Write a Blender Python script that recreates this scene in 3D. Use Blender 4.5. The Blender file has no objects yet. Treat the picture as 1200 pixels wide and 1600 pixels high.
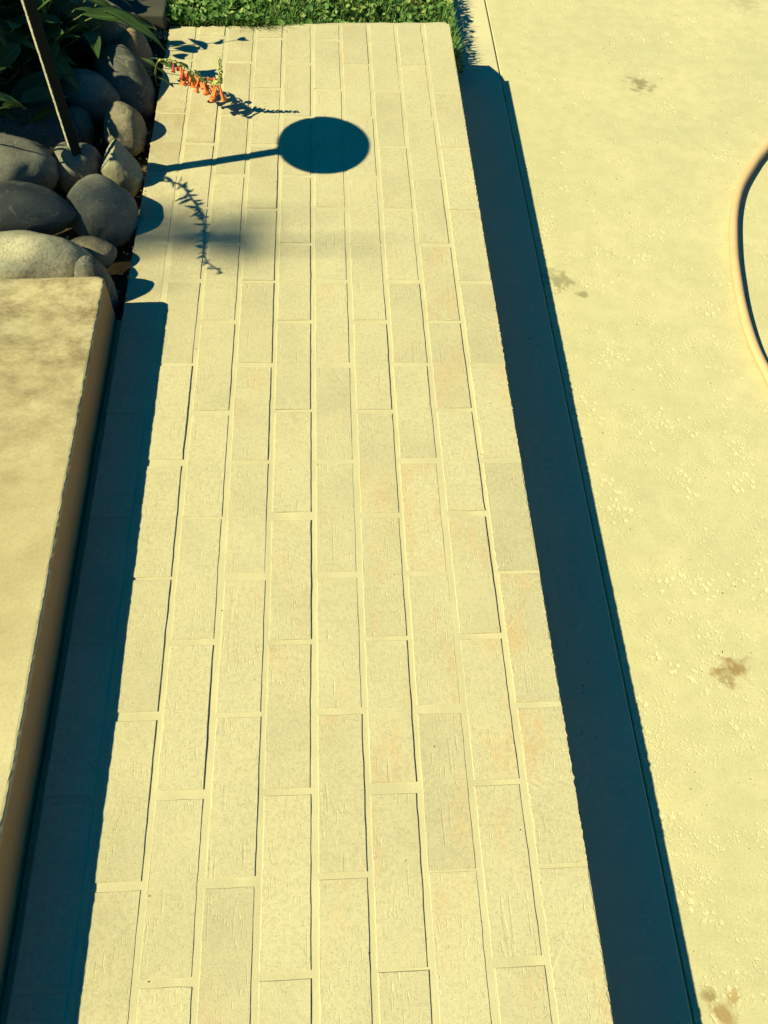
import bpy, bmesh, math, random
from mathutils import Vector, Matrix, Euler, noise

scene = bpy.context.scene
COL = scene.collection
random.seed(7)
R = math.radians

# ------------------------------------------------------------------ camera
cam_d = bpy.data.cameras.new('camera')
cam = bpy.data.objects.new('camera', cam_d)
COL.objects.link(cam)
cam.location = (0.0234, -0.1114, 1.0537)
cam.rotation_euler = (0.536911, -0.052574, -0.047971)
cam_d.sensor_fit = 'VERTICAL'
cam_d.sensor_height = 24.0
cam_d.lens = 24.0 * 1235.7 / 1600.0
cam_d.clip_start = 0.02
cam_d.clip_end = 2000
scene.camera = cam

# ------------------------------------------------------------------ sky, sun, exposure
AZ, EL = R(15.5), R(41.0)
SUN_TO = Vector((math.cos(AZ) * math.cos(EL), math.sin(AZ) * math.cos(EL), -math.sin(EL)))
SX, SY = math.cos(AZ) / math.tan(EL), math.sin(AZ) / math.tan(EL)   # shadow shift per metre of height
world = bpy.data.worlds.new('World')
scene.world = world
world.use_nodes = True
wn = world.node_tree
sky = wn.nodes.new('ShaderNodeTexSky')
sky.sky_type = 'NISHITA'
sky.sun_disc = False
sky.sun_elevation = EL
sky.sun_rotation = math.atan2(-SUN_TO.x, -SUN_TO.y)
sky.ozone_density = 3.0
tint = wn.nodes.new('ShaderNodeMix')
tint.data_type = 'RGBA'; tint.blend_type = 'MULTIPLY'
tint.inputs[0].default_value = 1.0
tint.inputs[7].default_value = (0.0, 0.56, 0.74, 1)          # the teal cast of the whole photograph's shade
wn.links.new(sky.outputs[0], tint.inputs[6])
wn.links.new(tint.outputs[2], wn.nodes['Background'].inputs[0])
wn.nodes['Background'].inputs[1].default_value = 0.05

sun_d = bpy.data.lights.new('sun', 'SUN')
sun = bpy.data.objects.new('sun', sun_d)
COL.objects.link(sun)
sun_d.energy = 5.0
sun_d.angle = R(0.53)
sun_d.color = (1.0, 0.92, 0.46)
sun.location = (-4, -1, 5)
sun.rotation_euler = SUN_TO.to_track_quat('-Z', 'Y').to_euler()

vs = scene.view_settings
vs.view_transform = 'Standard'
vs.look = 'None'
vs.exposure = 0.61
vs.gamma = 1.0
vs.use_curve_mapping = False
scene.render.engine = 'CYCLES'
scene.cycles.max_bounces = 6
scene.cycles.diffuse_bounces = 3

# ------------------------------------------------------------------ helpers
def link(name, me, mat=None, parent=None, loc=(0, 0, 0), rot=(0, 0, 0)):
    o = bpy.data.objects.new(name, me)
    COL.objects.link(o)
    if mat is not None and me is not None and not me.materials:
        me.materials.append(mat)
    o.location = loc
    o.rotation_euler = rot
    if parent is not None:
        o.parent = parent
    return o

def tag(o, label, cat, group=None):
    o['label'] = label; o['category'] = cat
    if group: o['group'] = group
    return o

def struct(o, label=None):
    o['kind'] = 'structure'
    if label: o['label'] = label
    return o

def mesh(name, v, f, smooth=False):
    me = bpy.data.meshes.new(name)
    me.from_pydata(v, [], f)
    me.update()
    if smooth:
        me.polygons.foreach_set('use_smooth', [True] * len(me.polygons))
    return me

class MB:
    """collects vertices and faces"""
    def __init__(s): s.v = []; s.f = []
    def add(s, v, f):
        n = len(s.v); s.v += [tuple(p) for p in v]; s.f += [tuple(i + n for i in q) for q in f]
    def tube(s, pts, rads, seg=8, cap=True):
        pts = [Vector(p) for p in pts]; n = len(s.v)
        up = Vector((0.13, 0.21, 0.97))
        for i, p in enumerate(pts):
            t = (pts[min(i + 1, len(pts) - 1)] - pts[max(i - 1, 0)]).normalized()
            a = t.cross(up)
            if a.length < 1e-3: a = t.cross(Vector((1, 0, 0)))
            a.normalize(); b = t.cross(a)
            r = rads[i] if isinstance(rads, (list, tuple)) else rads
            for k in range(seg):
                w = 2 * math.pi * k / seg
                s.v.append(tuple(p + a * (r * math.cos(w)) + b * (r * math.sin(w))))
        for i in range(len(pts) - 1):
            for k in range(seg):
                k2 = (k + 1) % seg
                s.f.append((n + i * seg + k, n + i * seg + k2, n + (i + 1) * seg + k2, n + (i + 1) * seg + k))
        if cap:
            s.f.append(tuple(n + k for k in range(seg))[::-1])
            e = n + (len(pts) - 1) * seg
            s.f.append(tuple(e + k for k in range(seg)))
    def lathe(s, prof, seg=24, cx=0, cy=0):
        n = len(s.v)
        for r, z in prof:
            for k in range(seg):
                w = 2 * math.pi * k / seg
                s.v.append((cx + r * math.cos(w), cy + r * math.sin(w), z))
        for i in range(len(prof) - 1):
            for k in range(seg):
                k2 = (k + 1) % seg
                s.f.append((n + i * seg + k, n + i * seg + k2, n + (i + 1) * seg + k2, n + (i + 1) * seg + k))
        s.f.append(tuple(n + k for k in range(seg))[::-1])
        e = n + (len(prof) - 1) * seg
        s.f.append(tuple(e + k for k in range(seg)))
    def build(s, name, mat, parent=None, smooth=False, loc=(0, 0, 0)):
        return link(name, mesh(name, s.v, s.f, smooth), mat, parent, loc)

def spline(pts, per=6):
    """Catmull-Rom through the points"""
    pts = [Vector(p) for p in pts]
    P = [2 * pts[0] - pts[1]] + pts + [2 * pts[-1] - pts[-2]]
    out = []
    for i in range(1, len(P) - 2):
        for k in range(per):
            t = k / per
            a, b, c, d = P[i - 1], P[i], P[i + 1], P[i + 2]
            out.append(0.5 * (2 * b + (c - a) * t + (2 * a - 5 * b + 4 * c - d) * t * t + (3 * b - a - 3 * c + d) * t ** 3))
    out.append(P[-2])
    return out

def fbm(x, y, z=0.0, o=3):
    return noise.fractal(Vector((x, y, z)), 1.0, 2.0, o)

# ------------------------------------------------------------------ material helpers
class NT:
    def __init__(s, name):
        s.m = bpy.data.materials.new(name); s.m.use_nodes = True
        s.t = s.m.node_tree; s.n = s.t.nodes; s.b = s.n['Principled BSDF']
        s.out = s.n['Material Output']
    def node(s, typ, **kw):
        n = s.n.new(typ)
        for k, v in kw.items(): setattr(n, k, v)
        return n
    def L(s, a, b): s.t.links.new(a, b)
    def coords(s, kind='Object', scale=(1, 1, 1), rnd=False):
        tc = s.node('ShaderNodeTexCoord')
        mp = s.node('ShaderNodeMapping')
        mp.inputs['Scale'].default_value = scale
        s.L(tc.outputs[kind], mp.inputs['Vector'])
        if rnd:
            oi = s.node('ShaderNodeObjectInfo')
            mu = s.node('ShaderNodeMath', operation='MULTIPLY'); mu.inputs[1].default_value = 37.0
            s.L(oi.outputs['Random'], mu.inputs[0])
            s.L(mu.outputs[0], mp.inputs['Location'])
        return mp.outputs[0]
    def noise(s, vec, scale, detail=4, rough=0.55, dist=0.0):
        n = s.node('ShaderNodeTexNoise')
        n.inputs['Scale'].default_value = scale; n.inputs['Detail'].default_value = detail
        n.inputs['Roughness'].default_value = rough; n.inputs['Distortion'].default_value = dist
        s.L(vec, n.inputs['Vector']); return n.outputs[0]
    def ramp(s, fac, stops):
        r = s.node('ShaderNodeValToRGB'); e = r.color_ramp.elements
        while len(e) < len(stops): e.new(0.5)
        for i, (p, c) in enumerate(stops):
            e[i].position = p; e[i].color = (c, c, c, 1) if isinstance(c, (int, float)) else (*c, 1)
        s.L(fac, r.inputs[0]); return r.outputs[0]
    def mix(s, fac, a, b, mode='MIX'):
        m = s.node('ShaderNodeMix', data_type='RGBA', blend_type=mode)
        for i, x in ((0, fac), (6, a), (7, b)):
            if isinstance(x, (int, float)): m.inputs[i].default_value = x
            elif isinstance(x, tuple): m.inputs[i].default_value = (*x, 1)
            else: s.L(x, m.inputs[i])
        return m.outputs[2]
    def math(s, op, a, b=0.0, clamp=False):
        m = s.node('ShaderNodeMath', operation=op, use_clamp=clamp)
        for i, x in ((0, a), (1, b)):
            if isinstance(x, (int, float)): m.inputs[i].default_value = x
            else: s.L(x, m.inputs[i])
        return m.outputs[0]
    def bump(s, h, strength, dist, prev=None):
        b = s.node('ShaderNodeBump')
        b.inputs['Strength'].default_value = strength; b.inputs['Distance'].default_value = dist
        s.L(h, b.inputs['Height'])
        if prev is not None: s.L(prev, b.inputs['Normal'])
        return b.outputs[0]
    def done(s, color, rough=0.85, normal=None, spec=0.3):
        if isinstance(color, tuple): s.b.inputs['Base Color'].default_value = (*color, 1)
        else: s.L(color, s.b.inputs['Base Color'])
        if isinstance(rough, (int, float)): s.b.inputs['Roughness'].default_value = rough
        else: s.L(rough, s.b.inputs['Roughness'])
        s.b.inputs['Specular IOR Level'].default_value = spec
        if normal is not None: s.L(normal, s.b.inputs['Normal'])
        return s.m

def mat_brick():
    t = NT('brick')
    v = t.coords(rnd=True)
    oi = t.node('ShaderNodeObjectInfo')
    big = t.noise(v, 9, 4, 0.6)
    fine = t.noise(v, 160, 3, 0.7)
    base = t.mix(t.ramp(big, [(0.30, 0.0), (0.70, 1.0)]), (0.455, 0.415, 0.305), (0.575, 0.52, 0.375))
    base = t.mix(t.ramp(oi.outputs['Random'], [(0.0, 0.0), (1.0, 0.75)]), base, (0.60, 0.545, 0.395))
    base = t.mix(t.ramp(oi.outputs['Random'], [(0.0, 0.25), (0.25, 0.0)]), base, (0.45, 0.41, 0.305))
    # reddish fired patches, more on some bricks
    vr = t.coords(rnd=True, scale=(1, 0.45, 1))
    redn = t.ramp(t.noise(vr, 16, 5, 0.7), [(0.52, 0.0), (0.68, 1.0)])
    oc = t.node('ShaderNodeSeparateColor'); t.L(oi.outputs['Color'], oc.inputs[0])
    base = t.mix(t.math('MULTIPLY', redn, t.math('MULTIPLY', oc.outputs[0], 1.0)), base, (0.60, 0.40, 0.24))
    base = t.mix(t.ramp(fine, [(0.35, 0.38), (0.55, 0.0)]), base, (0.34, 0.31, 0.25))
    # soil washed over the bricks next to the planting bed
    geo = t.node('ShaderNodeNewGeometry'); ps = t.node('ShaderNodeSeparateXYZ'); t.L(geo.outputs['Position'], ps.inputs[0])
    near = t.node('ShaderNodeMapRange'); near.inputs[1].default_value = 0.02; near.inputs[2].default_value = -0.34
    t.L(ps.outputs[0], near.inputs[0])
    far = t.node('ShaderNodeMapRange'); far.inputs[1].default_value = 0.75; far.inputs[2].default_value = 1.15
    t.L(ps.outputs[1], far.inputs[0])
    dirt = t.math('MULTIPLY', t.math('MULTIPLY', near.outputs[0], far.outputs[0]), t.ramp(t.noise(geo.outputs['Position'], 16, 5, 0.7), [(0.38, 0.0), (0.66, 0.75)]))
    base = t.mix(dirt, base, (0.36, 0.285, 0.18))
    wear = t.ramp(t.noise(geo.outputs['Position'], 3.0, 5, 0.65), [(0.42, 0.0), (0.62, 0.35)])
    base = t.mix(wear, base, (0.62, 0.57, 0.42))
    spk = t.noise(v, 520, 2, 0.6)
    base = t.mix(t.ramp(spk, [(0.30, 0.75), (0.44, 0.0)]), base, (0.36, 0.31, 0.21))
    base = t.mix(t.ramp(spk, [(0.60, 0.0), (0.70, 0.4)]), base, (0.68, 0.62, 0.45))
    # wire-cut drag marks along the length, in patches
    vs_ = t.coords(rnd=True, scale=(1, 0.16, 1))
    drag = t.noise(vs_, 480, 2, 0.5, 0.3)
    patch = t.ramp(t.noise(v, 22, 3), [(0.45, 0.0), (0.62, 1.0)])
    marks = t.math('MULTIPLY', t.ramp(drag, [(0.60, 0.0), (0.68, 1.0)]), patch)
    long_ = t.coords(rnd=True, scale=(1, 0.05, 1))
    scr = t.math('MULTIPLY', t.ramp(t.noise(long_, 190, 1, 0.4, 0.2), [(0.69, 0.0), (0.715, 1.0)]), t.ramp(t.noise(v, 14, 2), [(0.50, 0.0), (0.58, 1.0)]))
    base = t.mix(t.math('MULTIPLY', marks, 0.5), base, (0.66, 0.60, 0.43))
    h = t.math('SUBTRACT', t.math('SUBTRACT', t.math('MULTIPLY', fine, 0.45), marks), t.math('MULTIPLY', scr, 0.7))
    n = t.bump(h, 0.55, 0.0009)
    return t.done(base, 0.9, n, 0.2)

def mat_mortar():
    t = NT('mortar')
    v = t.coords()
    c = t.mix(t.ramp(t.noise(v, 14, 4), [(0.3, 0.0), (0.7, 1.0)]), (0.515, 0.47, 0.34), (0.60, 0.545, 0.395))
    g = t.noise(v, 700, 2, 0.6)
    c = t.mix(t.ramp(g, [(0.30, 0.35), (0.45, 0.0)]), c, (0.38, 0.34, 0.27))
    return t.done(c, 0.95, t.bump(g, 0.5, 0.001), 0.15)

def mat_drive(stains):
    t = NT('driveway_concrete')
    v = t.coords()
    big = t.noise(v, 3.2, 4, 0.6, 0.4)
    mid = t.noise(v, 28, 4, 0.6)
    c = t.mix(t.ramp(big, [(0.32, 0.0), (0.68, 1.0)]), (0.53, 0.50, 0.345), (0.63, 0.57, 0.395))
    c = t.mix(t.ramp(mid, [(0.35, 0.45), (0.62, 0.0)]), c, (0.46, 0.43, 0.30))
    gr = t.noise(v, 380, 3, 0.7)
    c = t.mix(t.ramp(gr, [(0.30, 0.55), (0.46, 0.0)]), c, (0.36, 0.33, 0.22))
    c = t.mix(t.ramp(gr, [(0.56, 0.0), (0.68, 0.45)]), c, (0.70, 0.635, 0.45))
    # shallow salt-finish pits, clustered, pale inside
    wn_ = t.node('ShaderNodeTexNoise'); wn_.inputs['Scale'].default_value = 190; wn_.inputs['Detail'].default_value = 3
    t.L(v, wn_.inputs['Vector'])
    sc = t.node('ShaderNodeVectorMath', operation='SCALE'); sc.inputs['Scale'].default_value = 0.011
    t.L(wn_.outputs['Color'], sc.inputs[0])
    wv = t.node('ShaderNodeVectorMath', operation='ADD'); t.L(v, wv.inputs[0]); t.L(sc.outputs[0], wv.inputs[1])
    sep0 = t.node('ShaderNodeSeparateXYZ'); t.L(v, sep0.inputs[0])
    nearness = t.node('ShaderNodeMapRange'); nearness.inputs[1].default_value = 1.9; nearness.inputs[2].default_value = 0.0; nearness.inputs[3].default_value = -0.03; nearness.inputs[4].default_value = 0.03
    t.L(sep0.outputs[1], nearness.inputs[0])
    def pits(scale, lo, hi, clus_scale, c0, c1):
        vo = t.node('ShaderNodeTexVoronoi'); vo.inputs['Scale'].default_value = scale
        t.L(wv.outputs[0], vo.inputs['Vector'])
        p_ = t.ramp(vo.outputs['Distance'], [(lo, 1.0), (hi, 0.0)])
        cl = t.ramp(t.math('ADD', t.noise(v, clus_scale, 4, 0.65), nearness.outputs[0]), [(c0, 0.0), (c1, 1.0)])
        return t.math('MULTIPLY', p_, cl)
    blob = t.math('MAXIMUM', pits(80, 0.26, 0.40, 12, 0.545, 0.60), pits(150, 0.22, 0.36, 17, 0.515, 0.56))
    c = t.mix(t.math('MULTIPLY', blob, 0.8), c, (0.70, 0.635, 0.45))
    # pits
    pv = t.node('ShaderNodeTexVoronoi'); pv.inputs['Scale'].default_value = 85
    t.L(v, pv.inputs['Vector'])
    pit = t.math('MULTIPLY', t.ramp(pv.outputs['Distance'], [(0.055, 1.0), (0.09, 0.0)]), t.ramp(t.noise(v, 21, 2), [(0.50, 0.0), (0.56, 1.0)]))
    c = t.mix(t.math('MULTIPLY', pit, 0.8), c, (0.20, 0.16, 0.10))
    # brown spill stains at their own places
    dn = t.node('ShaderNodeTexNoise'); dn.inputs['Scale'].default_value = 55; dn.inputs['Detail'].default_value = 4
    t.L(v, dn.inputs['Vector'])
    sep = t.node('ShaderNodeSeparateXYZ'); t.L(v, sep.inputs[0])
    for sx, sy, r, col, amt in stains:
        dx = t.math('SUBTRACT', sep.outputs[0], sx); dy = t.math('SUBTRACT', sep.outputs[1], sy)
        d = t.math('SQRT', t.math('ADD', t.math('MULTIPLY', dx, dx), t.math('MULTIPLY', dy, dy)))
        d = t.math('ADD', t.math('DIVIDE', d, r), t.math('MULTIPLY', t.math('SUBTRACT', dn.outputs[0], 0.5), 3.0))
        m = t.ramp(d, [(0.30, 1.0), (1.05, 0.0)])
        c = t.mix(t.math('MULTIPLY', t.math('MULTIPLY', m, amt * 0.85), t.math('SUBTRACT', 1.0, t.math('MULTIPLY', blob, 0.8))), c, col)
    fine = t.noise(v, 420, 3, 0.6)
    h = t.math('SUBTRACT', t.math('SUBTRACT', t.math('MULTIPLY', fine, 0.5), blob), pit)
    n = t.bump(h, 0.5, 0.0012)
    return t.done(c, 0.85, n, 0.25)

def mat_concrete(name, a, b, grime=None, fine_amt=0.25):
    t = NT(name)
    v = t.coords()
    big = t.noise(v, 4.5, 5, 0.65, 0.5)
    c = t.mix(t.ramp(big, [(0.33, 0.0), (0.66, 1.0)]), a, b)
    fine = t.noise(v, 260, 3, 0.65)
    c = t.mix(t.ramp(fine, [(0.33, fine_amt), (0.5, 0.0)]), c, tuple(x * 0.55 for x in a))
    if grime:
        gv = t.coords(scale=(1, 1.6, 1))
        g = t.math('MAXIMUM', t.ramp(t.noise(gv, 6, 9, 0.78, 0.15), [(0.42, 0.0), (0.62, 1.0)]), t.math('MULTIPLY', t.ramp(t.noise(v, 55, 6, 0.75), [(0.52, 0.0), (0.66, 1.0)]), 0.4))
        sep = t.node('ShaderNodeSeparateXYZ'); t.L(v, sep.inputs[0])
        zone = t.node('ShaderNodeMapRange'); zone.inputs[1].default_value = 0.42; zone.inputs[2].default_value = 0.92
        t.L(sep.outputs[1], zone.inputs[0])
        c = t.mix(t.math('MULTIPLY', g, t.math('ADD', t.math('MULTIPLY', zone.outputs[0], 0.95), 0.15)), c, grime)
    if grime:       # the formed face is coloured browner than the trowelled top
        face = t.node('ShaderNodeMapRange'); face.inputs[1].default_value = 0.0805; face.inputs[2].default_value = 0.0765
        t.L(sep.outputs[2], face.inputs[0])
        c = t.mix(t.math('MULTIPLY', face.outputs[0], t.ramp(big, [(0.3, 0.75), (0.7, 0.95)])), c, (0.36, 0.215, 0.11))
    pv = t.node('ShaderNodeTexVoronoi'); pv.inputs['Scale'].default_value = 42
    t.L(v, pv.inputs['Vector'])
    pit = t.math('MULTIPLY', t.ramp(pv.outputs['Distance'], [(0.03, 1.0), (0.06, 0.0)]), t.ramp(t.noise(v, 17, 2), [(0.57, 0.0), (0.61, 1.0)]))
    c = t.mix(t.math('MULTIPLY', pit, 0.7), c, (0.14, 0.11, 0.08))
    h = t.math('SUBTRACT', t.math('MULTIPLY', fine, 0.4), pit)
    return t.done(c, 0.88, t.bump(h, 0.45, 0.001), 0.25)

def mat_rock():
    t = NT('river_rock')
    v = t.coords(rnd=True)
    oi = t.node('ShaderNodeObjectInfo')
    big = t.noise(v, 14, 5, 0.65, 0.6)
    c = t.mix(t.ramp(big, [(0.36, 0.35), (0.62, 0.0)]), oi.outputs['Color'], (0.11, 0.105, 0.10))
    rust = t.ramp(t.noise(v, 8, 4, 0.6, 1.0), [(0.55, 0.0), (0.72, 0.55)])
    c = t.mix(t.math('MULTIPLY', rust, 0.6), c, (0.30, 0.22, 0.13))
    vein = t.ramp(t.math('ABSOLUTE', t.math('SUBTRACT', t.noise(v, 10, 3, 0.5, 1.5), 0.5)), [(0.003, 0.28), (0.012, 0.0)])
    c = t.mix(vein, c, (0.46, 0.44, 0.38))
    fine = t.noise(v, 230, 4, 0.7)
    c = t.mix(t.ramp(fine, [(0.34, 0.5), (0.52, 0.0)]), c, (0.07, 0.07, 0.065))
    c = t.mix(t.ramp(t.noise(v, 90, 3, 0.7), [(0.62, 0.0), (0.75, 0.45)]), c, (0.50, 0.47, 0.40))
    h = t.math('ADD', t.math('MULTIPLY', fine, 0.4), t.noise(v, 45, 4, 0.6))
    return t.done(c, 0.72, t.bump(h, 0.6, 0.0022), 0.3)

def mat_leaf(name, a, b, trans=0.3, rough=0.45, vein=True):
    t = NT(name)
    oi = t.node('ShaderNodeObjectInfo')
    v = t.coords('Object', rnd=True)
    c = t.mix(t.noise(v, 30, 3), a, b)
    c = t.mix(t.math('MULTIPLY', oi.outputs['Random'], 0.5), c, tuple(x * 1.35 for x in b))
    if vein:
        ov = t.coords('Object')
        sep = t.node('ShaderNodeSeparateXYZ'); t.L(ov, sep.inputs[0])
        ax = t.math('ABSOLUTE', sep.outputs[1])
        c = t.mix(t.ramp(ax, [(0.0006, 0.6), (0.0016, 0.0)]), c, tuple(min(1, x * 2.2) for x in b))
    t.done(c, rough, None, 0.4)
    tr = t.node('ShaderNodeBsdfTranslucent')
    t.L(t.mix(0.5, c, (0.12, 0.20, 0.02)), tr.inputs[0])
    mx = t.node('ShaderNodeMixShader'); mx.inputs[0].default_value = trans
    t.L(t.b.outputs[0], mx.inputs[1]); t.L(tr.outputs[0], mx.inputs[2])
    t.L(mx.outputs[0], t.out.inputs[0])
    return t.m

def mat_grass():
    t = NT('grass')
    g = t.node('ShaderNodeNewGeometry')
    v = t.coords()
    c = t.ramp(g.outputs['Random Per Island'], [(0.0, (0.05, 0.13, 0.04)), (0.45, (0.11, 0.25, 0.06)), (0.8, (0.21, 0.36, 0.09)), (1.0, (0.42, 0.45, 0.17))])
    t.done(c, 0.5, None, 0.35)
    tr = t.node('ShaderNodeBsdfTranslucent'); t.L(c, tr.inputs[0])
    mx = t.node('ShaderNodeMixShader'); mx.inputs[0].default_value = 0.3
    t.L(t.b.outputs[0], mx.inputs[1]); t.L(tr.outputs[0], mx.inputs[2]); t.L(mx.outputs[0], t.out.inputs[0])
    return t.m

def mat_soil(name='soil', a=(0.055, 0.042, 0.03), b=(0.12, 0.09, 0.06), sc=30):
    t = NT(name); v = t.coords()
    n = t.noise(v, sc, 6, 0.7)
    c = t.mix(t.ramp(n, [(0.3, 0.0), (0.7, 1.0)]), a, b)
    return t.done(c, 0.95, t.bump(t.noise(v, sc * 5, 4, 0.7), 0.8, 0.006), 0.1)

def mat_plain(name, col, rough=0.5, var=0.15, sc=60, metal=0.0, island=False, spec=0.4):
    t = NT(name); v = t.coords()
    if island:
        g = t.node('ShaderNodeNewGeometry'); f = g.outputs['Random Per Island']
    else:
        f = t.noise(v, sc, 4, 0.65)
    c = t.mix(t.ramp(f, [(0.25, 0.0), (0.75, 1.0)]), tuple(x * (1 - var) for x in col), tuple(min(1, x * (1 + var)) for x in col))
    t.b.inputs['Metallic'].default_value = metal
    return t.done(c, rough, t.bump(t.noise(v, sc * 4, 3), 0.2, 0.0006), spec)

STAINS = [(0.891, 1.967, 0.040, (0.24, 0.21, 0.14), 0.95), (0.536, 1.197, 0.038, (0.27, 0.24, 0.16), 0.9), (0.581, 1.151, 0.016, (0.26, 0.23, 0.15), 0.9),
          (0.674, 0.292, 0.030, (0.28, 0.18, 0.08), 1.0), (0.645, 0.294, 0.012, (0.30, 0.20, 0.09), 0.8), (0.514, -0.149, 0.013, (0.26, 0.18, 0.09), 0.9),
          (0.528, -0.172, 0.021, (0.32, 0.20, 0.09), 0.9), (0.546, -0.151, 0.012, (0.42, 0.27, 0.12), 0.8), (1.32, 2.42, 0.05, (0.40, 0.36, 0.24), 0.7)]
M_BRICK, M_MORTAR, M_DRIVE, M_ROCK = mat_brick(), mat_mortar(), mat_drive(STAINS), mat_rock()
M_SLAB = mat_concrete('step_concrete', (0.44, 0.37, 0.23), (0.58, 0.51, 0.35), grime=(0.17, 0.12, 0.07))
M_STRIP = mat_concrete('strip_concrete', (0.56, 0.515, 0.385), (0.63, 0.575, 0.42), fine_amt=0.12)
M_CURB = mat_concrete('curb_concrete', (0.045, 0.045, 0.042), (0.075, 0.072, 0.065))
M_SOIL = mat_soil()
M_GROUND = mat_soil('dry_ground', (0.10, 0.10, 0.05), (0.17, 0.15, 0.08), 6)
M_TURF = mat_soil('turf', (0.03, 0.05, 0.015), (0.06, 0.09, 0.025), 40)
M_GRASS = mat_grass()
M_LEAF = mat_leaf('leaf', (0.035, 0.075, 0.025), (0.06, 0.115, 0.04))
M_LEAFLET = mat_leaf('leaflet', (0.06, 0.10, 0.035), (0.09, 0.14, 0.05), vein=False)
M_STEM = mat_plain('stem_green', (0.12, 0.14, 0.05), 0.6)
M_BUD = mat_leaf('bud', (0.42, 0.46, 0.17), (0.58, 0.58, 0.24), 0.25, 0.6, False)
M_FLOWER = mat_leaf('petal', (0.72, 0.16, 0.045), (0.80, 0.24, 0.06), 0.22, 0.5, False)
M_FLOWER_DARK = mat_leaf('shaded_petal', (0.42, 0.05, 0.035), (0.55, 0.09, 0.05), 0.2, 0.5, False)  # shade under the leaves put into a darker red petal colour
M_METAL = mat_plain('black_metal', (0.075, 0.085, 0.085), 0.55, 0.5, 120, 0.0)
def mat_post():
    t = NT('pale_sided_post'); v = t.coords()
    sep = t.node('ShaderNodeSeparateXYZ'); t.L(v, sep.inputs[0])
    d = t.math('ADD', t.math('MULTIPLY', sep.outputs[0], -0.883), t.math('MULTIPLY', sep.outputs[1], -0.469))   # distance towards the side coloured pale, with a ragged edge
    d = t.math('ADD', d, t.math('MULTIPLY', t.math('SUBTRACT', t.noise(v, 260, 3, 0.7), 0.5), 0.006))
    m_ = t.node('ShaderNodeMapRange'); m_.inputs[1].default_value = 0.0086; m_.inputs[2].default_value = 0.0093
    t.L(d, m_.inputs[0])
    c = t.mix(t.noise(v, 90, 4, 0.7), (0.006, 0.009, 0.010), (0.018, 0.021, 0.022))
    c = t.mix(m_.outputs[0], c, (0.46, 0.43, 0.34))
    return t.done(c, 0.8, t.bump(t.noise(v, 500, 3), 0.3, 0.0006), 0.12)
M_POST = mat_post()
M_LENS = mat_plain('frosted_glass', (0.6, 0.6, 0.56), 0.4, 0.05)
M_HOSE = mat_plain('hose_vinyl', (0.56, 0.385, 0.25), 0.65, 0.05, 40)
M_LITTER = mat_plain('dry_litter', (0.42, 0.33, 0.18), 0.9, 0.5, 60, island=True)
M_GRIT = mat_plain('grit', (0.10, 0.075, 0.045), 0.9, 0.5, 60, island=True)
M_BARK = mat_plain('bark', (0.16, 0.12, 0.085), 0.95, 0.4, 30)

# ------------------------------------------------------------------ ground, driveway, strip
def zdrive(y): return -0.145 - 0.012 * max(min(y, 4.0), -1.5)

g = MB(); S = 600
g.add([(-S, -S, -0.36), (S, -S, -0.36), (S, S, -0.36), (-S, S, -0.36)], [(0, 1, 2, 3)])
struct(g.build('ground', M_GROUND))

def xj(y): return 0.4880 + 0.009 * y          # the tooled joint between strip and driveway

def sheet(name, mat, xa, xb, ya, yb, dz, ny=40, lip=0.004, left_lip=False, right_lip=False):
    """a concrete slab following the slope, with eased edges along the joint"""
    m = MB(); rows = []
    for j in range(ny + 1):
        y = ya + (yb - ya) * j / ny
        z = zdrive(y) + dz
        a, b = xa(y), xb(y)
        row = []
        if left_lip: row += [(a, y, z - 0.10), (a, y, z - lip), (a + lip * 0.35, y, z - lip * 0.3), (a + lip, y, z)]
        else: row += [(a, y, z - 0.10), (a, y, z)]
        if right_lip: row += [(b - lip, y, z), (b - lip * 0.35, y, z - lip * 0.3), (b, y, z - lip), (b, y, z - 0.10)]
        else: row += [(b, y, z), (b, y, z - 0.10)]
        rows.append(row)
    w = len(rows[0])
    v = [p for r in rows for p in r]
    f = [(j * w + i, j * w + i + 1, (j + 1) * w + i + 1, (j + 1) * w + i) for j in range(ny) for i in range(w - 1)]
    f += [tuple(range(w))[::-1], tuple(ny * w + i for i in range(w))]
    m.add(v, f)
    return struct(m.build(name, mat))
drive = sheet('driveway', M_DRIVE, lambda y: xj(y) + 0.0015, lambda y: 9.0, -5.0, 12.0, -0.002, 60, 0.003, left_lip=True)
drive['label'] = 'wide pale concrete driveway with shallow pits and brown stains'
strip = sheet('concrete_strip', M_STRIP, lambda y: 0.30, lambda y: xj(y) - 0.0015, -5.0, 12.0, 0.002, 60, 0.003, right_lip=True)
strip['label'] = 'narrow smooth concrete strip between brick walk and driveway'

m = MB(); rng = random.Random(9)
for _ in range(650):
    x = rng.uniform(0.52, 1.7); y = rng.uniform(-0.4, 2.7)
    if rng.random() < 0.12: x = rng.uniform(0.36, 0.47)
    r = rng.uniform(0.0006, 0.0019); z = zdrive(y) + (0.002 if x < 0.48 else -0.002)
    a = rng.random() * 3.14; el = rng.uniform(1, 2.2)
    c_, s_ = math.cos(a), math.sin(a)
    pts = [(r * el, 0), (0, r * 0.7), (-r * el, 0), (0, -r * 0.7)]
    vv = [(x + c_ * px - s_ * py, y + s_ * px + c_ * py, z - 0.0003) for px, py in pts] + [(x, y, z + r * 0.8)]
    m.add(vv, [(0, 1, 4), (1, 2, 4), (2, 3, 4), (3, 0, 4)])
for _ in range(70):
    x = rng.uniform(-0.25, 0.33); y = rng.uniform(-0.15, 1.8); r = rng.uniform(0.0005, 0.0012)
    vv = [(x + r, y, 0.0), (x, y + r * .8, 0.0), (x - r, y, 0.0), (x, y - r, 0.0), (x, y, 0.0012)]
    m.add(vv, [(0, 1, 4), (1, 2, 4), (2, 3, 4), (3, 0, 4)])
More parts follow.
